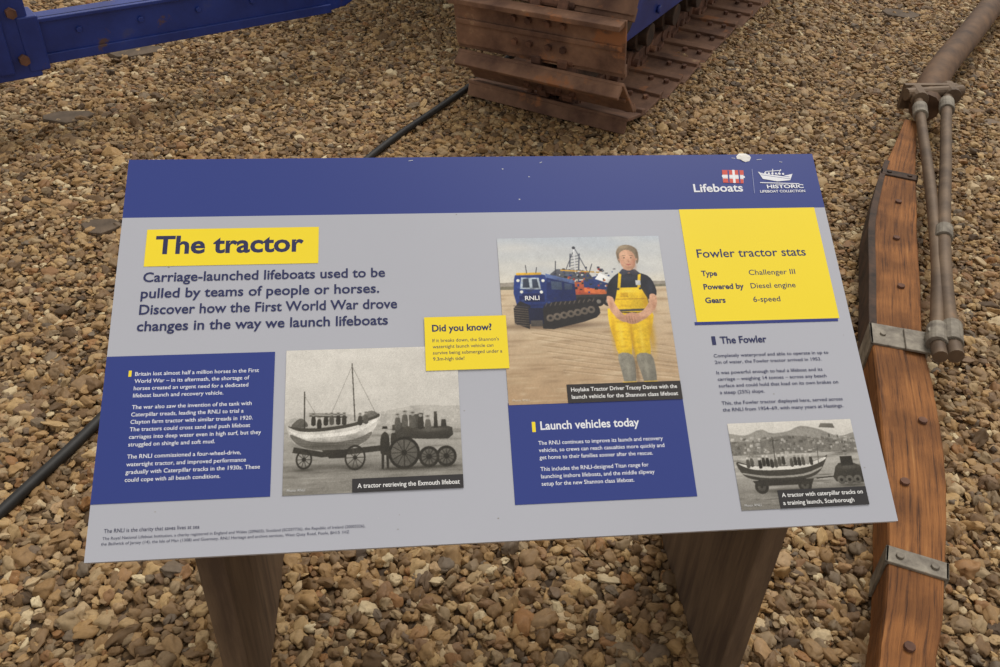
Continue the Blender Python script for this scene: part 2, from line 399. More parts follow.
# stats
layer(0.0009)
R(853,307,1079,312,(38,52,128)); R(857,312,1082,508,YEL)
T('Fowler tractor stats',874,421,21,NAVY,width=177,bold=0.014)
T('Type',876,389,13,NAVY,width=25,bold=0.03); T('Challenger III',952,389,13,NAVY,width=75,bold=0.006)
T('Powered by',876,366,13,NAVY,width=64,bold=0.03); T('Diesel engine',951,366,13,NAVY,width=72,bold=0.006)
T('Gears',875,343,13,NAVY,width=32,bold=0.03); T('6-speed',951,343,13,NAVY,width=43,bold=0.006)
# the fowler
layer(0.0009)
R(875,274,881,288,NAVY); T('The Fowler',888,276,16,NAVY,width=72,bold=0.022)
block(['Completely waterproof and able to operate in up to','2m of water, the Fowler tractor arrived in 1953.',None,'It was powerful enough to haul a lifeboat and its','carriage – weighing 14 tonnes – across any beach','surface and could hold that load on its own brakes on','a steep (25%) slope.',None,'This, the Fowler tractor displayed here, served across','the RNLI from 1954–69, with many years at Hastings.'],874,254,10.3,7.6,(52,56,92),184)
# blue box 2
layer(0.0009)
R(561,48,817,194,BLUE)
R(593,150,598,165,YEL); T('Launch vehicles today',605,153,17.5,WH,width=143,bold=0.02)
block(['The RNLI continues to improve its launch and recovery','vehicles, so crews can reach casualties more quickly and','get home to their families sooner after the rescue.',None,'This includes the RNLI-designed Titan range for','launching inshore lifeboats, and the middle slipway','setup for the new Shannon class lifeboat.'],600,131,10.4,8.2,WH,180,bold=0.006)
# footer
layer(0.0009)
T('The RNLI is the charity that saves lives at sea',21,37,7.4,(60,62,90),width=121)
T('The Royal National Lifeboat Institution, a charity registered in England and Wales (209603), Scotland (SC037736), the Republic of Ireland (20003326),',20,28,5.4,(80,82,104),width=338)
T('the Bailiwick of Jersey (14), the Isle of Man (1308) and Guernsey. RNLI Heritage and archive services, West Quay Road, Poole, BH15 1HZ',19,21,5.4,(80,82,104),width=318)

# ---- archive photo 1 : lifeboat on carriage retrieved by farm tractor
def g(v): return (min(v+5,255),v+1,max(v-7,0))
layer(0.0018)
CV=Canvas(248,75,492,285)
R(248,75,492,285,g(150))
R(248,176,492,285,g(200),g(216))
for i in range(14): S(random.uniform(250,490),random.uniform(200,284),random.uniform(20,50),random.uniform(5,14),g(random.choice([196,224])),0.3)
P([(240,180),(270,184),(300,190),(340,186),(380,188),(430,196),(470,194),(500,190),(500,160),(240,160)],g(182),4)
for i in range(30): S(random.uniform(250,490),random.uniform(168,190),random.uniform(4,12),random.uniform(1.5,4),g(random.choice([160,190])),0.4)
R(248,75,492,170,g(128),g(176))
for i in range(160):
    y=76+94*random.random(); x=random.uniform(240,490); S(x,y,random.uniform(5,24),random.uniform(.6,2.2),g(random.choice([100,112,150,168,186])),0.5)
S(320,112,70,5,g(78),0.7); S(430,106,60,5,g(72),0.7)
P([(253,172),(256,158),(266,145),(290,137),(335,137),(360,147),(380,180),(377,186),(362,180),(340,173),(300,168),(270,169)],g(206),5)
P([(257,160),(266,146),(290,137),(335,137),(360,147),(368,160),(350,152),(320,147),(285,149)],g(104),5)
S(300,144,34,5,g(64),0.7); S(345,152,16,6,g(90),0.5)
P([(253,172),(270,169),(300,168),(340,173),(362,180),(377,186),(378,181),(362,175),(340,168),(300,163),(270,164)],g(66),4)
P([(255,166),(272,160),(305,159),(345,164),(374,178),(372,173),(345,159),(305,154),(272,155)],g(236),4,al=.8)
for i in range(5): Ln(262+i*2,152-i*2,366+i,156-i*3,0.7,g(150),al=.5)
P([(258,171),(268,182),(276,180),(280,170)],g(96),3); P([(352,178),(364,190),(374,188),(374,183)],g(110),3)
Ln(276,168,275,222,1.8,g(62)); Ln(345,176,341,262,1.6,g(70)); Ln(275,216,300,172,0.6,g(120)); Ln(341,258,374,186,0.6,g(120)); Ln(341,258,306,172,0.5,g(130)); Ln(282,186,334,182,2.4,g(82)); Ln(282,189,330,186,2,g(120))
for x in (288,296,305,313,322,330,352,360):
    y=178+random.uniform(-3,3); P([(x-3,y-8),(x+3,y-8),(x+2.4,y+4),(x-2.4,y+4)],g(random.choice([48,60,84])),2); C(x,y+6.5,2,g(150),n=8); S(x,y+8,2,1,g(40),.7)
P([(262,142),(300,134),(380,140),(382,132),(300,126),(260,134)],g(52)); P([(300,136),(310,124),(330,124),(340,136)],g(48))
for x,r in ((276,14),(345,18)):
    ring(x,124,r,3,g(44),sq=.8)
    for a in range(10): Ln(x,124,x+.8*(r-2)*math.cos(a*math.pi/5),124+(r-2)*math.sin(a*math.pi/5),1.1,g(60))
    C(x,124,3,g(40)); S(x,109,14,2,g(50),.7)
Ln(372,136,400,128,2.2,g(50))
P([(380,128),(391,128),(392,150),(388,158),(384,158),(380,150)],g(50),3); C(386,162,3.1,g(160),n=10); P([(382,163),(390,163),(389,167),(383,167)],g(40)); P([(381,130),(385,130),(384,106),(381,106)],g(46)); P([(387,130),(391,130),(391,106),(388,106)],g(46)); S(392,106,14,2,g(60),.6)
P([(400,150),(420,148),(474,146),(480,158),(474,164),(430,164),(416,166),(402,162)],g(58),2); S(450,160,18,3,g(130),.5)
P([(396,168),(412,172),(414,146),(398,140)],g(66)); P([(420,164),(440,164),(440,184),(420,182)],g(76)); P([(454,162),(460,162),(459,186),(455,186)],g(44)); P([(464,164),(472,164),(471,174),(465,174)],g(50))
for x,y in ((404,172),(414,176),(425,174),(436,172),(398,150),(446,168)):
    P([(x-4,y-10),(x+4,y-10),(x+3.2,y+6),(x-3.2,y+6)],g(random.choice([38,50,90])),2); C(x,y+9,2.6,g(160),n=8); S(x,y+11.5,2.6,1.2,g(40),.8)
for x,r,y in ((412,23,128),(470,15,121),(446,15,121)):
    C(x,y,r-2,g(92)); ring(x,y,r,4,g(40),sq=.95)
    for a in range(12): Ln(x,y,x+(r-3)*math.cos(a*math.pi/6),y+(r-3)*math.sin(a*math.pi/6),1.3,g(50))
    C(x,y,4,g(38)); S(x,y-r+1,r,2,g(48),.8)
S(470,190,22,16,g(220),.25)
CV.done('archive_photo_1',0.0012,grain=7)
CV=None
R(341,75,492,94,(52,50,52)); T('A tractor retrieving the Exmouth lifeboat',348,81,9,(235,235,235),width=139,bold=0.015)
T('Photo: RNLI',254,80,5,(210,210,210),width=24)

# ---- colour photo : crew member and launch tractor on the beach
layer(0.0018)
CV=Canvas(562,191,817,461)
R(562,191,817,461,(190,164,132))
R(562,368,817,461,(228,220,202),(190,198,208))
for i in range(18): S(random.uniform(560,820),random.uniform(390,460),random.uniform(25,60),random.uniform(5,14),random.choice([(206,206,206),(226,222,212),(186,194,204)]),0.35)
P([(555,384),(600,386),(660,382),(720,384),(825,382),(825,366),(555,366)],(160,152,140)); P([(555,378),(640,379),(720,376),(825,377),(825,366),(555,366)],(128,122,104))
R(562,191,817,373,(182,152,118),(216,196,166))
for i in range(330):
    y=191+180*random.random()**0.8; k=random.choice([(166,138,106),(200,174,140),(222,202,170),(152,126,98),(206,184,150)]); S(random.uniform(556,820),y,random.uniform(4,22),random.uniform(.6,2.4),k,0.5)
for i in range(9):
    Ln(590+i*7,322-i*10,825,272-i*7+random.uniform(-3,3),1.4,(150,124,96),al=.5); Ln(590+i*7,320-i*10,825,270-i*7,0.9,(226,206,176),al=.5)
P([(664,358),(735,356),(740,372),(726,386),(700,388),(664,382)],(176,84,54)); P([(690,374),(744,366),(746,380),(716,394),(690,388)],(40,56,108)); P([(708,388),(748,372),(748,380),(716,398)],(236,236,232)); P([(690,366),(742,358),(742,366),(690,374)],(206,108,60))
P([(636,388),(706,388),(700,398),(690,404),(650,406),(640,398)],(88,90,98)); R(660,346,744,362,(50,48,50))
for x in (668,682,696,710,724,738): C(x,350,8,(36,34,36)); C(x,350,3.5,(126,120,112))
for x0 in (668,682): Ln(x0,384,x0+6,432,2.0,(82,86,98))
for k in range(9): Ln(668+k*.7,386+k*5,683+k*.7,389+k*5,1.1,(100,104,116))
Ln(678,434,660,394,1.2,(80,82,92)); Ln(682,440,702,390,1.2,(76,80,92)); Ln(680,440,679,398,1.8,(222,222,224)); Ln(648,400,650,420,1.4,(66,68,76)); Ln(656,404,716,399,2.2,(206,160,70)); C(680,442,2.6,(60,62,70)); Ln(700,398,706,414,1.3,(70,72,80))
for i in range(90):
    x=random.uniform(640,740);y=random.uniform(362,406); R(x,y,x+random.uniform(1.5,5),y+random.uniform(1.5,4),random.choice([(60,64,80),(220,220,220),(190,110,60),(40,60,120),(100,100,104),(36,36,44),(170,60,50)]))
S(640,312,70,5,(90,70,56),.8)
P([(586,344),(630,338),(634,388),(626,398),(592,398),(584,390)],(36,58,124),2); P([(630,340),(676,350),(676,384),(634,396)],(26,40,92)); P([(634,392),(676,380),(676,386),(632,399)],(90,110,160))
P([(592,374),(624,372),(622,392),(595,393)],(186,198,208)); P([(596,376),(607,376),(606,391),(598,391)],(54,64,84)); P([(611,375),(621,375),(619,390),(611,390)],(54,64,84)); P([(640,372),(656,371),(656,384),(640,386)],(70,84,110)); P([(660,371),(672,371),(672,380),(660,382)],(60,72,98))
R(590,352,628,366,(24,36,88))
for i in range(40):
    x=random.uniform(588,672);y=random.uniform(346,396); S(x,y,random.uniform(1,4),random.uniform(.6,2),random.choice([(20,30,70),(96,120,176),(60,60,70)]),.5)
for q in ((594,369),(624,368),(590,388),(628,387)): C(q[0],q[1],2.6,(250,250,236),n=10)
R(588,397,626,401,(226,176,60)); Ln(604,400,603,414,1.2,(60,60,66)); Ln(618,400,620,410,1.2,(60,60,66))
P([(580,318),(602,308),(606,346),(590,354),(580,342)],(44,40,40)); P([(622,308),(660,312),(704,324),(710,338),(700,352),(664,352),(626,346)],(40,37,38),2)
for i in range(7): C(634+i*10.5,325+i*2.0,6,(104,94,84)); C(634+i*10.5,325+i*2.0,2.5,(40,38,38))
for i in range(9): Ln(580,316+i*3.8,603,313+i*3.8,1.2,(104,92,82))
for i in range(11): Ln(628+i*7.2,344+i*.6,631+i*7.2,350+i*.5,1.8,(96,86,78))
R(602,316,624,342,(28,32,58)); P([(604,312),(622,312),(622,322),(604,322)],(80,74,70)); S(612,346,20,3,(20,28,70),.6)
# woman in yellow waders
SK=(214,166,136);SH=(36,38,48);YW=(238,196,38);YD=(196,148,24)
S(772,204,34,6,(110,84,62),.7)
P([(722,338),(730,334),(744,332),(788,334),(788,312),(780,286),(778,260),(756,258),(753,298),(750,260),(731,262),(727,286),(722,310)],YW,2)
for x,y,rx,ry,a in ((727,300,4,26,.6),(784,296,5,28,.7),(754,290,3,30,.8),(740,316,10,2,.5),(768,300,6,2,.5),(740,276,7,2,.6),(766,274,8,2,.6),(756,330,20,2,.4),(738,300,8,1.5,.5),(772,286,8,1.5,.5),(742,288,6,1.2,.5)): S(x,y,rx,ry,YD,a)
for x,y,rx,ry in ((738,294,3,22),(768,288,3,22),(744,346,5,8)): S(x,y,rx,ry,(255,226,96),.5)
P([(730,264),(751,262),(753,236),(749,214),(736,214),(732,236)],(138,134,122),3); P([(757,262),(779,262),(783,236),(780,214),(766,214),(760,236)],(132,128,116),3)
S(742,240,3,20,(172,168,152),.5); S(770,240,3,20,(172,168,152),.5); S(755,236,3,26,(90,70,50),.5)
for q in ((732,752),(763,783)): R(q[0],215,q[1],221,(206,170,70))
P([(732,214),(754,214),(753,206),(728,205)],(48,44,40),2); P([(764,214),(783,214),(790,205),(765,204)],(48,44,40),2)
P([(738,392),(748,398),(764,400),(780,396),(794,388),(801,366),(796,352),(786,352),(784,332),(732,332),(732,352),(724,354),(724,368),(729,382)],SH,3)
S(760,388,16,5,(66,70,86),.5); S(792,372,5,10,(62,66,82),.5); S(730,372,4,10,(22,24,32),.6)
P([(736,354),(741,372),(777,372),(785,354),(787,330),(727,332)],YW); S(781,346,4,14,YD,.7); S(758,366,14,3,(255,232,110),.5); S(748,342,10,1.5,YD,.5); Ln(743,370,748,398,4.5,YW); Ln(774,370,778,396,4.5,YW); Ln(735,353,784,353,1.2,YD); Ln(728,334,787,335,3.6,(70,68,66)); R(744,356,756,364,YD,al=.6)
C(742,370,2,(60,60,60),n=8); C(776,370,2,(60,60,60),n=8)
P([(723,358),(732,356),(735,344),(745,328),(757,323),(757,316),(742,316),(730,328),(724,342)],SK,4); P([(790,360),(799,358),(798,342),(786,326),(768,315),(757,317),(757,325),(774,332),(786,346)],SK,4)
S(728,344,3,10,(176,126,98),.6); S(794,340,3,10,(180,128,100),.6); S(740,322,8,2,(172,122,94),.6); S(775,321,9,2,(172,122,94),.6)
P([(746,317),(754,312),(765,313),(772,320),(766,329),(754,330),(746,325)],(200,150,122),3)
for i in range(4): Ln(750+i*4,314,749+i*4,325,0.8,(148,100,78),al=.8)
P([(752,396),(770,396),(769,410),(755,410)],(184,136,110)); P([(746,397),(752,404),(762,402),(772,403),(780,395),(770,392),(762,398),(753,393)],(60,62,76))
P([(750,424),(751,412),(756,403),(764,401),(771,406),(775,418),(775,432),(763,440),(751,434)],SK,4)
S(772,414,3,12,(170,118,92),.7); S(757,430,7,5,(234,192,162),.5); S(763,406,6,2.5,(176,126,102),.6); S(753,415,2.5,4,(226,160,136),.5); S(769,415,2.5,4,(216,148,124),.5)
P([(747,420),(746,434),(754,444),(768,445),(779,437),(780,420),(776,412),(775,424),(771,433),(762,437),(754,434),(750,428),(750,414)],(142,124,102),3)
S(758,442,8,2.5,(186,166,136),.6); S(778,428,2,8,(96,80,64),.6); S(748,424,1.5,8,(104,88,70),.6)
for q in (757.3,768): C(q,423,1.3,(66,50,44),ry=.9,n=8)
Ln(754,426.5,760,427,.9,(126,98,80)); Ln(765.5,427,771.5,426.5,.9,(126,98,80)); Ln(763,421,763.8,415,1.4,(186,132,108)); P([(758,411.5),(763,412.3),(768,411.5),(763,409.6)],(176,100,90)); C(749.3,420,1.7,(200,150,124),n=8); C(776.3,420,1.7,(196,146,120),n=8)
P([(770,376),(778,376),(778,384),(770,384)],(206,206,206))
CV.done('crew_photo',0.0012,grain=4,blur=2)
CV=None
T('RNLI',598,355,10,(235,235,235),width=22,bold=0.02)
R(648,191,817,219,(52,48,48)); T('Hoylake Tractor Driver Tracey Davies with the',654,208,8.6,(236,236,236),width=157,bold=0.014); T('launch vehicle for the Shannon class lifeboat',654,197,8.6,(236,236,236),width=157,bold=0.014)
T('Photo: RNLI',568,196,5,(220,210,190),width=24)

# ---- archive photo 2 : caterpillar launch at Scarborough
layer(0.0018)
CV=Canvas(877,25,1063,151)
R(877,25,1063,151,g(120)); R(877,118,1063,151,g(196),g(216))
P([(870,134),(900,132),(925,140),(940,134),(965,136),(985,143),(1010,138),(1040,126),(1070,130),(1070,100),(870,100)],g(146),4)
P([(870,122),(915,122),(960,130),(1010,124),(1070,118),(1070,96),(870,96)],g(118),4)
P([(1012,140),(1016,146),(1034,145),(1036,138)],g(104))
for i in range(200):
    x=random.uniform(875,1060);y=random.uniform(100,126); R(x,y,x+random.uniform(1.5,6),y+random.uniform(1.5,4.5),g(random.choice([80,100,150,176,190,120])),al=.8)
R(877,25,1063,103,g(120),g(176))
for i in range(170): S(random.uniform(875,1063),random.uniform(27,102),random.uniform(4,18),random.uniform(.5,1.8),g(random.choice([80,96,150,180,206])),.6)
P([(882,94),(885,80),(896,70),(925,65),(975,66),(1000,75),(1016,98),(1008,95),(985,89),(950,86),(905,88)],g(58),5)
P([(883,92),(905,87),(950,85),(985,88),(1012,96),(1009,91),(985,83),(950,80),(905,82)],g(216),4)
P([(888,78),(925,72),(975,73),(1004,82),(1000,78),(975,70),(925,69),(892,75)],g(150),3)
for i in range(17):
    x=898+i*5.8; y=92+random.uniform(-1,3); P([(x-2.4,y-7),(x+2.4,y-7),(x+2,y+4),(x-2,y+4)],g(random.choice([36,50,76,150])),2); C(x,y+6,1.9,g(random.choice([140,190])),n=8)
Ln(938,88,940,128,1.3,g(70)); Ln(1001,86,1004,112,1,g(80))
for x in (912,975): C(x,57,10,g(44)); C(x,57,6,g(80)); C(x,57,2,g(36))
P([(900,66),(990,66),(986,58),(906,58)],g(48)); Ln(994,66,1028,68,1.8,g(50)); S(944,50,44,4,g(54),.7)
P([(1022,60),(1066,58),(1066,76),(1052,86),(1030,86),(1022,74)],g(52),2); R(1034,82,1052,96,g(40)); C(1043,100,3.2,g(140),n=8); S(1043,103,3,1.2,g(40),.8)
for x in (1030,1042,1054): C(x,62,6,g(92)); C(x,62,2.5,g(34))
S(1044,54,22,3,g(44),.7); S(1044,80,14,3,g(110),.5)
CV.done('archive_photo_2',0.0012,grain=7)
CV=None
R(933,25,1063,51,(50,48,50)); T('A tractor with caterpillar tracks on',938,41,8.4,(235,235,235),width=119,bold=0.014); T('a training launch, Scarborough',938,30,8.4,(235,235,235),width=104,bold=0.014)
T('Photo: RNLI',882,30,5,(210,210,210),width=24)

me=bpy.data.meshes.new('printed_artwork'); me.from_pydata(VV,[],FF)
ca=me.color_attributes.new('ink','FLOAT_COLOR','CORNER')
arr=np.concatenate([np.array(c,dtype=np.float32) for c in CC]); ca.data.foreach_set('color',arr.ravel())
obj('printed_artwork',me,board,M_print)
# chipped laminate on the top edge
random.seed(3)
bm=bmesh.new(); bmesh.ops.create_icosphere(bm,subdivisions=2,radius=1)
for v in bm.verts: v.co=Vector((v.co.x*0.011*(1+random.uniform(-.35,.35)),v.co.y*0.007*(1+random.uniform(-.35,.35)),v.co.z*0.0014))
o=finish(bm,'chipped_corner',board,M_white); o.location=(0.982,0.605,0.0008)
PI=(Matrix.Translation((-W/2,0,0.52))@Matrix.Rotation(math.radians(30),4,'X')).inverted()
def leg(name,x0,x1):
    bm=bmesh.new()
    def top(y): return 0.52+y*math.tan(math.radians(30))-0.0125
    pr=[(0.045,-0.06),(0.45,-0.06),(0.45,top(0.45)),(0.045,top(0.045))]
    a=[bm.verts.new((x0,y,z)) for y,z in pr]; c=[bm.verts.new((x1,y,z)) for y,z in pr]
    bm.faces.new(a); bm.faces.new(c[::-1])
    for i in range(4): bm.faces.new([a[i],a[(i+1)%4],c[(i+1)%4],c[i]])
    o=finish(bm,name,board,M_leg,bevel=0.004); o.matrix_parent_inverse=PI
leg('leg_left',-0.430,-0.390); leg('leg_right',0.385,0.422)
bm=bmesh.new(); bm_box(bm,-0.390,0.385,0.40,0.435,0.60,0.68)
o=finish(bm,'cross_rail',board,M_leg,bevel=0.003); o.matrix_parent_inverse=PI

# ------------------------------------------------------------ cable
tube('rubber_cable',[(0.62,3.65,0.03),(0.42,3.28,0.025),(0.235,2.95,0.03),(0.01,2.60,0.022),(-0.225,2.24,0.024),(-0.55,1.58,0.02),(-0.80,0.95,0.022),(-0.865,0.78,0.022),(-0.945,0.62,0.022),(-1.03,0.44,0.022),(-1.3,0.06,0.02)],0.013,None,M_cable)

# ------------------------------------------------------------ crawler tractor track
ang=math.atan2(-0.5635,0.826)
tr=empty('crawler_tractor',(0.805,2.48,0.010),(0,0,ang))
Rr=0.36; pitch=0.215
cy,cz=0.10,Rr
L1=3.0
def path(s):
    if s<L1: return (cy+L1-s,0.0,0)
    s-=L1
    arc=math.pi*Rr
    if s<arc:
        a=s/Rr
        return (cy-Rr*math.sin(a),cz-Rr*math.cos(a),a)
    s-=arc
    return (cy+s,2*Rr,math.pi)
bm=bmesh.new(); bmb=bmesh.new(); bmc=bmesh.new()
total=2*L1+math.pi*Rr
ns=int(total/pitch)
off=0.03
random.seed(5)
for i in range(ns):
    s=(i+0.5)*pitch+off
    y,z,a=path(s)
    t=Vector((0,-math.cos(a),math.sin(a))); nrm=Vector((0,-math.sin(a),-math.cos(a)))
    mt=Matrix(((1,t[0],nrm[0],0),(0,t[1],nrm[1],y),(0,t[2],nrm[2],z),(0,0,0,1)))
    tilt=5.5 if s<L1 or s>L1+math.pi*Rr else 10
    mt=mt@Matrix.Translation((random.uniform(-.012,.012),0,0))@Matrix.Rotation(math.radians(random.uniform(-2,2)),4,'Z')@Matrix.Rotation(math.radians(tilt),4,'X')
    hp=pitch*0.5-0.007
    # shoe plate with a flat lip, tall grouser and folded trailing edge
    bm_box(bm,-0.70,0,-hp,hp,-0.014,0.0,mt)
    bm_box(bm,-0.695,-0.005,hp-0.020,hp,-0.001,0.050,mt)
    bm_box(bm,-0.70,0,-hp-0.018,-hp+0.03,-0.028,-0.010,mt)
    bm_box(bm,-0.69,-0.01,-0.012,0.008,-0.001,0.010,mt)
    for bx in (-0.44,-0.38,-0.30,-0.24):
        for by in (-0.045,0.045):
            p0=mt@Vector((bx,by,-0.004)); p1=mt@Vector((bx,by,0.016)); bm_cyl(bmb,p0,p1,0.013,6)
            p0=mt@Vector((bx,by,-0.03)); p1=mt@Vector((bx,by,-0.012)); bm_cyl(bmb,p0,p1,0.013,6)
    for bx in (-0.12,-0.05):
        p0=mt@Vector((bx,-0.04,-0.028)); p1=mt@Vector((bx,-0.04,-0.010)); bm_cyl(bmb,p0,p1,0.012,6)
    for bx in (-0.38,-0.27):
        # dog-bone link plates
        bm_box(bmc,bx,bx+0.028,-hp-0.01,hp-0.02,-0.080,-0.025,mt)
        bm_cyl(bmc,mt@Vector((bx-0.006,-hp+0.015,-0.055)),mt@Vector((bx+0.034,-hp+0.015,-0.055)),0.040,14)
        bm_cyl(bmc,mt@Vector((bx-0.006,hp-0.02,-0.055)),mt@Vector((bx+0.034,hp-0.02,-0.055)),0.040,14)
        bm_box(bmc,bx-0.018,bx+0.046,-0.04,0.03,-0.035,-0.013,mt)
    p0=mt@Vector((-0.40,hp,-0.055)); p1=mt@Vector((-0.215,hp,-0.055)); bm_cyl(bmc,p0,p1,0.020,12)
finish(bm,'track_shoes',tr,M_shoe,bevel=0.003)
finish(bmb,'shoe_bolts',tr,M_rust)
finish(bmc,'chain_links',tr,M_rust,bevel=0.002)
bm=bmesh.new()
bm_cyl(bm,(-0.36,cy,cz),(-0.255,cy,cz),Rr-0.09,40); bm_cyl(bm,(-0.40,cy,cz),(-0.22,cy,cz),Rr-0.155,40); bm_cyl(bm,(-0.50,cy,cz),(-0.14,cy,cz),0.07,24)
for k in range(8):
    yy=cy+0.42+k*0.33
    bm_cyl(bm,(-0.40,yy,0.17),(-0.22,yy,0.17),0.078,24); bm_cyl(bm,(-0.44,yy,0.17),(-0.18,yy,0.17),0.05,20)
finish(bm,'wheels',tr,M_rustdark,bevel=0.004)
bm=bmesh.new()
bm_box(bm,-0.21,-0.16,0.10,3.1,0.24,0.46); bm_box(bm,-0.51,-0.46,0.10,3.1,0.24,0.46); bm_box(bm,-0.51,-0.16,0.5,3.1,0.44,0.48)
for k in range(6): bm_cyl(bm,(-0.16,0.5+k*.45,0.29),(-0.145,0.5+k*.45,0.29),0.02,6)
finish(bm,'side_frame',tr,M_blue,bevel=0.006)
bm=bmesh.new(); bm_box(bm,-2.2,-0.75,0.7,3.1,0.55,1.3); bm_box(bm,-0.80,0.02,0.9,3.1,0.82,0.86)
finish(bm,'hull',tr,M_blue,bevel=0.02)

# ------------------------------------------------------------ blue steel drawbar frame
fr=empty('blue_drawbar_frame',(-1.41,2.46,0.25),(0,0,math.atan2(3.066-2.46,-0.424+1.41)))
bm=bmesh.new()
bm_box(bm,-0.02,1.14,0.0,0.012,0.0,0.16); bm_box(bm,-0.02,1.14,-0.014,0.07,0.146,0.16); bm_box(bm,-0.02,1.14,0.0,0.07,0.0,0.012); bm_box(bm,-0.02,1.16,-0.010,0.0,0.0,0.035)
for k in range(5): bm_cyl(bm,(0.16+k*.22,-0.012,0.10),(0.16+k*.22,0.0,0.10),0.012,6)
finish(bm,'channel_bar',fr,M_blue,bevel=0.003)
bm=bmesh.new()
pts=[(1.12,0.0,0.0),(1.24,0.015,0.010),(1.34,0.03,0.045),(1.41,0.05,0.12),(1.47,0.08,0.28),(1.5,0.1,0.5)]
for a,b2 in zip(pts[:-1],pts[1:]):
    vs=[]
    for (px,py,pz) in (a,b2):
        vs+= [bm.verts.new((px,py,pz)),bm.verts.new((px-0.12,py+0.0,pz+0.14)),bm.verts.new((px-0.12,py+0.06,pz+0.14)),bm.verts.new((px,py+0.06,pz))]
    for i in range(4): bm.faces.new([vs[i],vs[(i+1)%4],vs[4+(i+1)%4],vs[4+i]])
bmesh.ops.remove_doubles(bm,verts=bm.verts,dist=0.001)
finish(bm,'upturned_end',fr,M_blue,bevel=0.004)
bm=bmesh.new()
bm_box(bm,-0.34,0.0,-0.03,0.10,-0.03,0.40); bm_box(bm,-0.70,-0.25,-0.02,0.10,-0.03,0.12); bm_box(bm,-0.04,0.03,-0.035,0.08,-0.01,0.18)
bm_box(bm,-0.14,-0.09,-0.055,-0.03,0.0,0.36); bm_box(bm,-0.30,-0.26,-0.05,-0.03,-0.02,0.3)
finish(bm,'end_bracket',fr,M_blue,bevel=0.006)
bm=bmesh.new()
for (x,z) in ((-0.05,0.04),(-0.05,0.2),(-0.20,0.08),(-0.18,0.28)):
    bm_cyl(bm,(x,-0.055,z),(x,-0.02,z),0.018,6)
finish(bm,'bolts',fr,M_rust)
bm=bmesh.new(); bm_box(bm,-1.3,-1.2,0.02,0.10,-0.25,-0.0); bm_box(bm,-1.3,-0.6,0.0,0.10,-0.03,0.10)
finish(bm,'prop_foot',fr,M_blue,bevel=0.005)

# ------------------------------------------------------------ curved timber shaft with ironwork
sh=empty('timber_carriage_shaft')
cl=[(.40,-.60,.044),(.55,-.27,.045),(.7025,.0145,.046),(.7805,.145,.050),(.900,.381,.058),(.974,.553,.065),(1.047,.74,.065),(1.1246,.9505,.064),(1.233,1.19,.067),(1.347,1.446,.069),(1.447,1.64,.064),(1.5526,1.838,.052),(1.66,2.02,.038),(1.791,2.247,.022)]
def cr(pts,n):
    out=[]
    pts=[np.array(p,float) for p in pts]
    for i in range(len(pts)-1):
        p0=pts[max(i-1,0)];p1=pts[i];p2=pts[i+1];p3=pts[min(i+2,len(pts)-1)]
        for t in np.linspace(0,1,n,endpoint=False):
            out.append(0.5*((2*p1)+(-p0+p2)*t+(2*p0-5*p1+4*p2-p3)*t*t+(-p0+3*p1-3*p2+p3)*t**3))
    out.append(pts[-1]); return out
cs=cr(cl,8)
bm=bmesh.new(); gl=bm.verts.layers.float_vector.new('grain')
prof=[(-1,0),(-1.0,0.5),(-1.0,0.95),(-0.94,1.0),(-0.3,1.0),(0.3,1.0),(0.94,1.0),(1.0,0.95),(1,0.5),(1,0)]
npf=len(prof)
rings=[];dist=0
for i,c in enumerate(cs):
    a=cs[max(i-1,0)];b2=cs[min(i+1,len(cs)-1)]
    d=Vector((b2[0]-a[0],b2[1]-a[1],0)).normalized(); nx=Vector((d.y,-d.x,0))
    if i: dist+=math.hypot(c[0]-cs[i-1][0],c[1]-cs[i-1][1])
    r=[]; wob=1+random.uniform(-.012,.012)
    for (u,v) in prof:
        vv=bm.verts.new(Vector((c[0],c[1],0.014))+nx*u*c[2]*wob+Vector((0,0,v*0.105)))
        vv[gl]=Vector((u*c[2]*26,v*2.6,dist*0.9)); r.append(vv)
    rings.append(r)
for r0,r1 in zip(rings[:-1],rings[1:]):
    for k in range(npf): bm.faces.new([r0[k],r0[(k+1)%npf],r1[(k+1)%npf],r1[k]])
bm.faces.new(rings[0]); bm.faces.new(rings[-1][::-1])
finish(bm,'curved_timber',sh,M_wood)
def at(y):
    for i in range(len(cs)-1):
        if cs[i][1]<=y<=cs[i+1][1]:
            t=(y-cs[i][1])/(cs[i+1][1]-cs[i][1]); c=cs[i]*(1-t)+cs[i+1]*t
            d=Vector((cs[i+1][0]-cs[i][0],cs[i+1][1]-cs[i][1],0)).normalized(); return Vector((c[0],c[1],0)),d,c[2]
def band(name,y,l,mat,ex=0.005):
    c,d,hw=at(y); nx=Vector((d.y,-d.x,0))
    mt=Matrix(((nx.x,d.x,0,c.x),(nx.y,d.y,0,c.y),(0,0,1,0),(0,0,0,1)))
    bm=bmesh.new()
    bm_box(bm,-hw-ex,hw+ex,-l/2,l/2,0.117,0.125,mt); bm_box(bm,-hw-ex,-hw+0.002,-l/2,l/2,0.012,0.125,mt); bm_box(bm,hw-0.002,hw+ex,-l/2,l/2,0.012,0.125,mt)
    for u in (-hw*.6,hw*.6): bm_cyl(bm,mt@Vector((u,0,0.12)),mt@Vector((u,0,0.130)),0.008,12)
    finish(bm,name,sh,mat,bevel=0.002)
    return mt,hw
band('iron_strap',0.225,0.042,M_galv)
mt,hw=band('iron_plate',0.915,0.09,M_galv,0.006)
bm=bmesh.new(); bm_box(bm,hw*0.2,hw+0.05,-0.055,0.035,0.125,0.132,mt)
bm_cyl(bm,mt@Vector((hw+0.035,-0.02,0.126)),mt@Vector((hw+0.035,-0.02,0.140)),0.036,24)
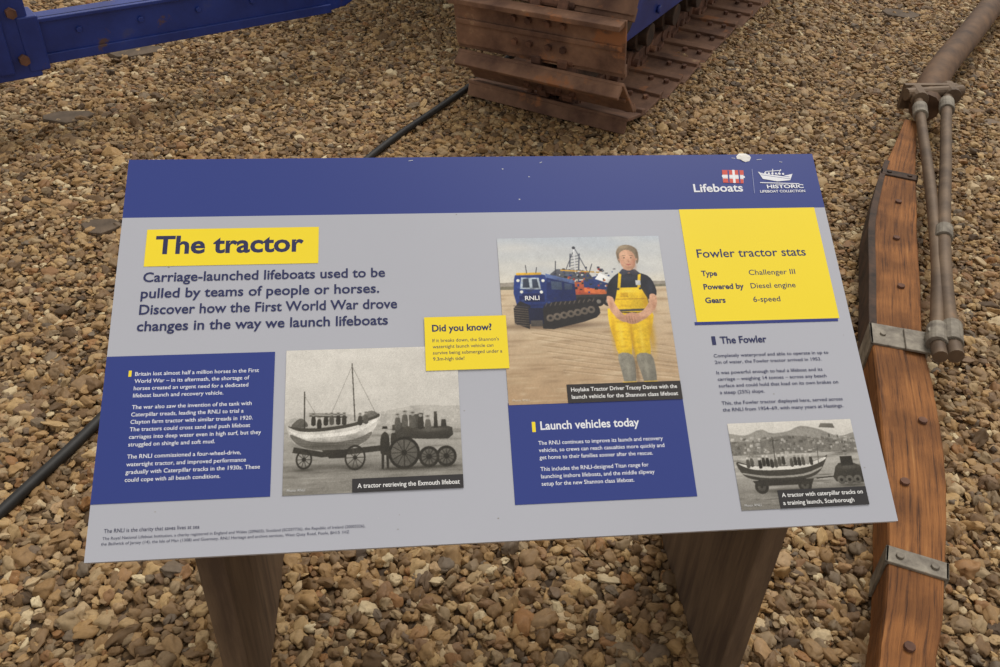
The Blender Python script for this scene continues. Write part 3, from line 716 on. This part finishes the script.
bm_cyl(bm,mt@Vector((hw+0.01,0.0,0.13)),mt@Vector((hw+0.01,0.0,0.165)),0.016,12)
finish(bm,'hinge_lug',sh,M_galv,bevel=0.002)
band('top_ferrule',1.80,0.04,M_rustdark)
bm=bmesh.new()
prev=None
for i,c in enumerate(cs):
    if not (0.95<c[1]<1.9): continue
    a=cs[i-1];b2=cs[i+1]; d=Vector((b2[0]-a[0],b2[1]-a[1],0)).normalized(); nx=Vector((d.y,-d.x,0)); base=Vector((c[0],c[1],0))
    r=[bm.verts.new(base-nx*(c[2]+.006)+Vector((0,0,0.02))),bm.verts.new(base-nx*(c[2]+.006)+Vector((0,0,0.124))),bm.verts.new(base-nx*(c[2]*.78)+Vector((0,0,0.124))),bm.verts.new(base-nx*(c[2]*.78)+Vector((0,0,0.02)))]
    if prev:
        for k in range(4): bm.faces.new([prev[k],prev[(k+1)%4],r[(k+1)%4],r[k]])
    else: bm.faces.new(r)
    prev=r
bm.faces.new(prev[::-1])
finish(bm,'iron_edging',sh,M_rustdark,bevel=0.002)
# bolt heads along the timber
bm=bmesh.new()
for y,u in ((0.05,0),(0.42,-.4),(0.62,.4),(1.15,.2),(1.4,.1),(1.62,.1)):
    c,d,hw=at(y); nx=Vector((d.y,-d.x,0)); p=c+nx*u*hw
    bm_cyl(bm,p+Vector((0,0,.117)),p+Vector((0,0,.126)),0.010,8)
finish(bm,'timber_bolts',sh,M_rust)
tube('iron_rod_1',[(1.155,.80,.15),(1.17,.847,.15),(1.27,1.04,.15),(1.368,1.229,.15),(1.585,1.708,.15),(1.73,2.05,.15),(1.866,2.366,.155)],0.018,sh,M_rod)
tube('iron_rod_2',[(1.195,.80,.15),(1.209,.845,.15),(1.32,1.10,.155),(1.435,1.335,.16),(1.60,1.64,.155),(1.755,1.928,.15),(1.89,2.19,.15),(2.012,2.414,.155)],0.020,sh,M_rod)
bm=bmesh.new()
for p0,p1,r in (((1.17,.847,.15),(1.205,.915,.15),.026),((1.209,.845,.15),(1.245,.92,.151),.027),((1.43,1.325,.16),(1.46,1.38,.16),.026),((1.80,2.21,.152),(1.835,2.29,.153),.027),((1.93,2.26,.151),(1.97,2.34,.152),.028)):
    bm_cyl(bm,p0,p1,r,18)
finish(bm,'rod_collars',sh,M_galv,bevel=0.002)
tube('bent_pole',[(1.90,2.36,0.12),(1.98,2.50,0.14),(2.18,2.76,.15),(2.43,3.05,.15),(2.855,3.57,.15),(3.5,4.35,.14),(4.0,5.0,.14)],0.058,sh,M_pole)
bm=bmesh.new(); bm_cyl(bm,(1.82,2.385,0.165),(2.07,2.42,0.165),0.024,16)
bm_cyl(bm,(1.86,2.34,0.16),(1.88,2.43,0.16),0.032,16); bm_cyl(bm,(2.01,2.37,0.16),(2.03,2.46,0.16),0.032,16)
bm_box(bm,1.83,2.05,2.42,2.44,0.09,0.19)
finish(bm,'clevis_pin',sh,M_rod,bevel=0.002)

# ------------------------------------------------------------ slate fragments
def frag(x,y,sx,sy,rz,seed):
    random.seed(seed)
    bm=bmesh.new(); n=7
    top=[];bot=[]
    for i in range(n):
        a=i*2*math.pi/n+random.uniform(-.25,.25); r=random.uniform(.8,1.15)
        top.append(bm.verts.new((sx*r*math.cos(a),sy*r*math.sin(a),0.009+random.uniform(-.002,.002)))); bot.append(bm.verts.new((sx*r*math.cos(a)*1.05,sy*r*math.sin(a)*1.05,-0.010)))
    bm.faces.new(top); bm.faces.new(bot[::-1])
    for i in range(n): bm.faces.new([top[i],bot[i],bot[(i+1)%n],top[(i+1)%n]])
    o=finish(bm,'slate_fragment',None,M_slate,bevel=0.002); o.location=(x,y,0.010); o.rotation_euler=(0.05,0.04,rz)
frag(-1.07,1.72,0.06,0.05,0.4,1); frag(-1.40,2.55,0.09,0.05,0.2,2); frag(-1.30,3.25,0.12,0.06,0.6,3); frag(2.55,3.85,0.12,0.07,0.1,4)
